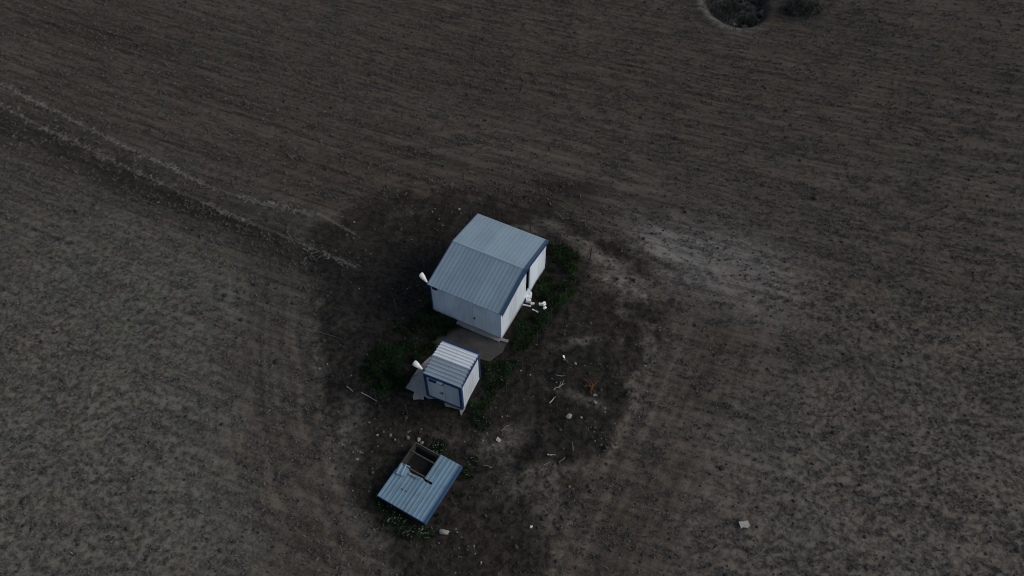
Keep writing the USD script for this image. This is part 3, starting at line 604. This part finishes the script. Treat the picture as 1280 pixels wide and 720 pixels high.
piece(680.5, 389, .20, .14, .14, .6, 'small white chunk just below the biggest one', seed=6, lift=.2, tilt=.3)
for k, (px, py, L, w) in enumerate([(659, 372, .5, .3), (660.5, 377, .4, .3), (662.5, 368, .3, .25)]):
    piece(px, py, L, w, .18, .6 + k, ['pale heap of foam scraps right under the shed opening', 'crumbled foam scraps at the wall below the shed opening', 'loose foam scrap on the grass beside the shed opening'][k], seed=20 + k, tilt=.25, mat='chalk')
piece(930, 656, .55, .34, .07, .2, 'crumpled pale sheet alone on the right of the field', 'stone', 'crumpled_sheet', 'litter', seed=8, tilt=.1)
piece(631, 426, .5, .2, .1, -.3, 'pale broken kerb bit at the front corner of the large shed', 'stone', seed=9)
branch(699, 487, .75, .45, 'white forked stick lying left of the orange branch', forks=3, r=.028, seed=2)
branch(690, 502, .55, .95, 'short white stick below the forked one', forks=0, r=.04, seed=3)
branch(701, 472, .5, .1, 'small white twig above the forked stick', forks=1, r=.025, seed=4)
branch(632, 537, .60, .5, 'short pale stick on open soil right of the cabin', forks=1, r=.025, seed=5)
branch(610, 584, .55, -.25, 'pale stick right of the low blue roof', forks=0, r=.028, seed=6)
branch(689, 571, .5, .0, 'pale splintered piece of wood at the bottom of the mound', forks=1, r=.05, seed=7)
branch(702, 576, .45, .8, 'slanting pale twig right of the splintered piece', forks=1, r=.025, seed=8)
branch(683, 581, .35, .5, 'tiny pale twig left under the splintered piece', forks=1, r=.02, seed=9)
branch(716, 561, .55, 1.5, 'upright pointing grey twig right of the mound foot', forks=0, r=.022, seed=10)
branch(414, 421, 1.75, -.35, 'long grey pole lying at the left edge of the dark plot', 'stub', 'fallen_pole', 'pole', forks=0, r=.035, seed=11, bend=.03)
branch(462, 497, 1.2, -.5, 'grey pole lying by the left front corner of the fence', 'stick', 'fallen_pole', 'pole', forks=0, r=.035, seed=12, bend=.04)
branch(438, 487, .6, -.7, 'short grey pole at the corner post left of the cabin', 'stick', 'fallen_pole', 'pole', forks=0, r=.03, seed=13, bend=.06)
# the orange branch
rr = random.Random(3); p = G(739, 488); z = ground_z(p[0], p[1]); parts = []
for an, l in ((-1.7, .5), (.75, .65), (2.2, .75), (1.3, .3), (2.9, .35), (-1.2, .35)):
    q = np.array([math.cos(an) * l, math.sin(an) * l, .12]); md = q * .5 + [rr.uniform(-.08, .08), rr.uniform(-.08, .08), .05]
    parts += [tube((0, 0, .05), md, .045, .035, 6), tube(md, q, .035, .015, 6)]
    for k in range(4):
        w_ = md + (q - md) * rr.random(); parts.append(tube(w_, w_ + [rr.uniform(-.2, .2), rr.uniform(-.2, .2), rr.uniform(0, .12)], .02, .008, 5))
m_ = cat(parts); m_.apply_translation((p[0], p[1], z)); obj('dry_branch', m_, M['rust'], None, label='rusty orange forked branch lying on the dark mound', cat='branch')

# ------------------------------------------------------------------ small ground stuff (instancers)
def scatter(name, label, catg, protos, pos, sc, mats, parent=None, flatn=False, tiltmax=.2):
    pi = UsdGeom.PointInstancer.Define(stage, numbered('/World/' + name)); path = str(pi.GetPath())
    rel = pi.CreatePrototypesRel()
    for k, (pm, mt) in enumerate(zip(protos, mats)):
        m_ = usdkit.mesh(stage, f'{path}/{name}_shape_{k + 1:03d}', pm, mt); rel.AddTarget(m_.GetPath())
    N = len(pos); g = np.random.default_rng(N)
    idx = g.integers(0, len(protos), N); an = g.uniform(0, 2 * np.pi, N)
    q = np.zeros((N, 4)); q[:, 0] = np.cos(an / 2); q[:, 3] = np.sin(an / 2)
    q[:, 1] = g.uniform(-tiltmax, tiltmax, N); q[:, 2] = g.uniform(-tiltmax, tiltmax, N); q /= np.linalg.norm(q, axis=1)[:, None]
    pi.CreateProtoIndicesAttr(Vt.IntArray.FromNumpy(idx.astype(np.int32)))
    pi.CreatePositionsAttr(Vt.Vec3fArray.FromNumpy(pos.astype(np.float32)))
    pi.CreateOrientationsAttr(Vt.QuathArray([Gf.Quath(*map(float, r)) for r in q]))
    pi.CreateScalesAttr(Vt.Vec3fArray.FromNumpy(np.repeat(sc[:, None], 3, 1).astype(np.float32)))
    data(pi.GetPrim(), label, catg, None, 'stuff')
def tuft(nb, hgt, spread, wid, seed, lay_=.6):
    g = random.Random(seed); v = []; f = []
    for k in range(nb):
        an = g.uniform(0, 6.283); r0 = g.uniform(0, spread * .4); bx, by = math.cos(an) * r0, math.sin(an) * r0
        an2 = an + g.uniform(-.8, .8); l = hgt * g.uniform(.6, 1.1); el = g.uniform(1 - lay_, 1.0) * 1.4
        dx, dy, dz = math.cos(an2) * math.cos(el), math.sin(an2) * math.cos(el), math.sin(el); px_, py_ = -math.sin(an2) * wid, math.cos(an2) * wid
        i0 = len(v)
        v += [(bx - px_, by - py_, -.02), (bx + px_, by + py_, -.02), (bx + dx * l * .6 + px_ * .7, by + dy * l * .6 + py_ * .7, dz * l * .7), (bx + dx * l * .6 - px_ * .7, by + dy * l * .6 - py_ * .7, dz * l * .7), (bx + dx * l, by + dy * l, dz * l * .75)]
        f += [[i0, i0 + 1, i0 + 2], [i0, i0 + 2, i0 + 3], [i0 + 3, i0 + 2, i0 + 4]]
    return trimesh.Trimesh(np.array(v), f, process=False)
def flat_straw(seed):
    m_ = tuft(6, .24, .2, .012, seed, 1.0); m_.vertices *= [1, 1, .25]; return m_
g = np.random.default_rng(3)
def field_points(N, x0=-52, x1=52, y0=9, y1=72):
    p = np.c_[g.uniform(x0, x1, N), g.uniform(y0, y1, N)]
    k = np.abs(p[:, 0]) < 30 + (p[:, 1] - 9) * .46
    return p[k]
# stubble and clods on the ploughed field, denser in the streaks
p = field_points(120000, -60, 60); ps_ = p[:, 1] + .36 * p[:, 0] - .0012 * p[:, 0] ** 2
dens = meshkit.fbm(np.c_[p[:, 0] * .5, ps_ * 1.7, 0 * ps_], 3, 51) * .6 + meshkit.fbm(np.c_[p * 1.6, 0 * ps_], 3, 52) * .4
keep = (sdist(p, PLOT) > -.3) & (g.random(len(p)) < sm(dens, .40, .60)) & (np.linalg.norm(p - PIT_C, axis=1) > 4.2)
p = p[keep]; scatter('field_stubble', 'short grey straw stubble littering the open field', 'stubble', [tuft(7, .16, .16, .014, s, .9) for s in range(4)], np.c_[p, ground_zs(p)], g.uniform(.7, 1.5, len(p)), [M['stub']] * 4)
p = field_points(26000); keep = g.random(len(p)) < np.where(sdist(p, PLOT) < 0, 1.0, .45)
p = p[keep & (np.min([np.abs(sdist(p, q)) * (sdist(p, q) > 0) for q in flat_spots], 0) > .05)]
scatter('earth_clods', 'small dark earth clods strewn over the ground', 'clods', [lump(.06, .05, .035, s, 1, .6) for s in range(4)], np.c_[p, ground_zs(p) + .005], g.lognormal(-.1, .4, len(p)), [M['clod']] * 4)
# pebbles on the dark plot
p = P2(np.c_[g.uniform(390, 850, 2600), g.uniform(240, 720, 2600)]); p = p[(sdist(p, PLOT) < .5)]; p = p[g.random(len(p)) < .9 * sm(nz(p, .6, 3, 91), .48, .66)]
p = p[np.min([sdist(p, q) for q in flat_spots], 0) > .1]
scatter('pebbles', 'tiny pale pebbles and straw bits on the dark plot', 'pebbles', [lump(.045, .035, .022, s, 1, .6) for s in range(3)], np.c_[p, ground_zs(p) + .01], g.lognormal(-.15, .45, len(p)), [M['straw'], M['straw'], M['clod']])
# straw rows along the track
pts_ = []
for ln_, n_, wd in ((TRACK1, 700, .12), (TRACK2, 400, .18)):
    seg = np.linalg.norm(np.diff(ln_, axis=0), axis=1); cs = np.r_[0, np.cumsum(seg)]; s = g.uniform(cs[1] - 8, cs[-1], n_)
    s = s[meshkit.fbm(np.c_[s * .35, 0 * s, 0 * s + n_], 3, 61) > .34]
    q = np.c_[np.interp(s, cs, ln_[:, 0]), np.interp(s, cs, ln_[:, 1])] + g.normal(0, wd, (len(s), 2)) + np.c_[np.sin(s * .8), np.cos(s * .7)] * .10
    pts_.append(q)
p = np.vstack(pts_); scatter('straw_rows', 'pale straw lines left along the old track', 'straw', [flat_straw(90 + s) for s in range(3)], np.c_[p, ground_zs(p) + .02], g.uniform(.8, 1.4, len(p)), [M['straw']] * 3)
# green weeds
def weeds(name, label, poly, N, hgt, sc0, sc1, flowers=0, edge=.5):
    poly = P2(poly); lo, hi = poly.min(0) - edge, poly.max(0) + edge
    p = np.c_[g.uniform(lo[0], hi[0], N), g.uniform(lo[1], hi[1], N)]
    d = sdist(p, poly) + (nz(p, 1.1, 3, 71) - .5) * 2.2; p = p[(d < 0) & (g.random(N) < sm(nz(p, .9, 3, 72), .30, .50))]
    p = p[np.min([sdist(p, q) for q in BUILT], 0) > .08]
    scatter(name, label, 'weeds', [tuft(11, hgt, .22, .022, 30 + s, .75) for s in range(5)], np.c_[p, ground_zs(p)], g.uniform(sc0, sc1, len(p)), [M['grass']] * 3 + [M['drygrass']] * 2)
    if flowers:
        f = p[g.integers(0, len(p), flowers)] + g.normal(0, .08, (flowers, 2))
        fl = trimesh.creation.icosphere(subdivisions=0, radius=.017); fl.vertices *= [1, 1, .5]
        scatter(name.replace('weeds', 'flowers'), label.replace('green weeds', 'tiny white flowers').replace('weeds', 'flowers'), 'flowers', [fl], np.c_[f, ground_zs(f) + hgt * .8], g.uniform(.6, 1.3, len(f)), [M['flower']])
def rect(o, yaw, x0, x1, y0, y1): return np.array([loc_to_world(o, yaw, x, y) for x, y in ((x0, y0), (x1, y0), (x1, y1), (x0, y1))])
BUILT = [rect(cA, YAW_A, -hw - .1, hw + .1, -hd - .04, hd + .1), rect(cB, YAW_B, -1.25, 1.25, -1.3, 1.3), rect(cC, yawC, -LW / 2, LW / 2, -LD / 2, LD / 2), pts]
weeds('shed_weeds', 'dark green weeds thick along the right side of the large shed', [(640, 415), (683, 338), (690, 305), (722, 318), (722, 345), (690, 395), (650, 440), (630, 425)], 2600, .34, .7, 1.5)
weeds('yard_weeds', 'dark green weeds left of the cabin inside the fence', [(455, 470), (470, 430), (510, 395), (545, 385), (575, 405), (530, 440), (505, 480), (480, 490)], 2600, .32, .6, 1.3)
weeds('cabin_weeds', 'green weeds with flower heads on the right of the small cabin', [(588, 510), (606, 462), (640, 440), (650, 455), (625, 500), (600, 530)], 1500, .26, .7, 1.3, 60)
weeds('front_weeds', 'green weeds with flower heads at the front edge of the low roof', [(470, 625), (492, 636), (535, 660), (552, 640), (560, 655), (530, 675), (490, 662)], 1500, .22, .6, 1.1, 110)
weeds('corner_weeds', 'green weeds with flower heads at the back corner of the low roof', [(545, 563), (556, 560), (590, 572), (592, 590), (575, 612), (578, 582)], 1100, .24, .6, 1.1, 45)

# ------------------------------------------------------------------ scrub in the hollow at the top
def bush(label, px, py, rx, ry, hgt, nl, seed, name='dark_bush'):
    q = G(px, py); z = ground_z(q[0], q[1]); t = thing(name, label, 'bush', (q[0], q[1], z)); gg = np.random.default_rng(seed)
    st = []
    for k in range(7):
        an = gg.uniform(0, 6.28); st.append(tube((gg.normal(0, .1), gg.normal(0, .1), -.1), (math.cos(an) * rx * .5, math.sin(an) * ry * .5, hgt * gg.uniform(.5, .85)), .05, .015, 5))
    obj('stem', cat(st), M['timber'], t)
    c = gg.normal(0, 1, (26, 3)); c /= np.linalg.norm(c, axis=1)[:, None]; c *= gg.uniform(.3, .85, (26, 1)); c[:, 2] = abs(c[:, 2])
    pts3 = c[gg.integers(0, 26, nl)] + gg.normal(0, .17, (nl, 3)); pts3 = pts3 * [rx, ry, hgt]; pts3[:, 2] = np.maximum(pts3[:, 2], .05)
    d1 = gg.normal(0, 1, (nl, 3)); d1 /= np.linalg.norm(d1, axis=1)[:, None]; d2 = np.cross(d1, gg.normal(0, 1, (nl, 3))); d2 /= np.linalg.norm(d2, axis=1)[:, None]
    s = gg.uniform(.06, .13, (nl, 1)); v = np.stack([pts3 - d1 * s, pts3 + d2 * s * .5, pts3 + d1 * s, pts3 - d2 * s * .5], 1).reshape(-1, 3)
    obj('foliage', (v, np.arange(nl * 4).reshape(-1, 4)), M['bush'], t)
bush('dark leafy bush on the right inside the hollow', 938, 20, .95, .9, .8, 1200, 1)
bush('grey green bush in the middle of the hollow', 917, 4, 1.1, 1.0, .6, 800, 2)
bush('low scrubby bush at the left of the hollow', 900, 8, .9, .9, .5, 600, 3)
bush('broad dark shrub on open ground right of the hollow', 1003, 12, 1.9, 1.7, 1.2, 2600, 4)
p = g.normal(0, 1, (800, 2)) * [1.6, 1.7] + PIT_C; p = p[np.linalg.norm((p - PIT_C) / [1, 1.35], axis=1) < 2.7]
scatter('hollow_scrub', 'grey green scrub covering the floor of the hollow', 'scrub', [tuft(9, .34, .25, .03, 130 + s, .8) for s in range(3)], np.c_[p, ground_zs(p)], g.uniform(.6, 1.5, len(p)), [M['bush'], M['stub'], M['stub']])
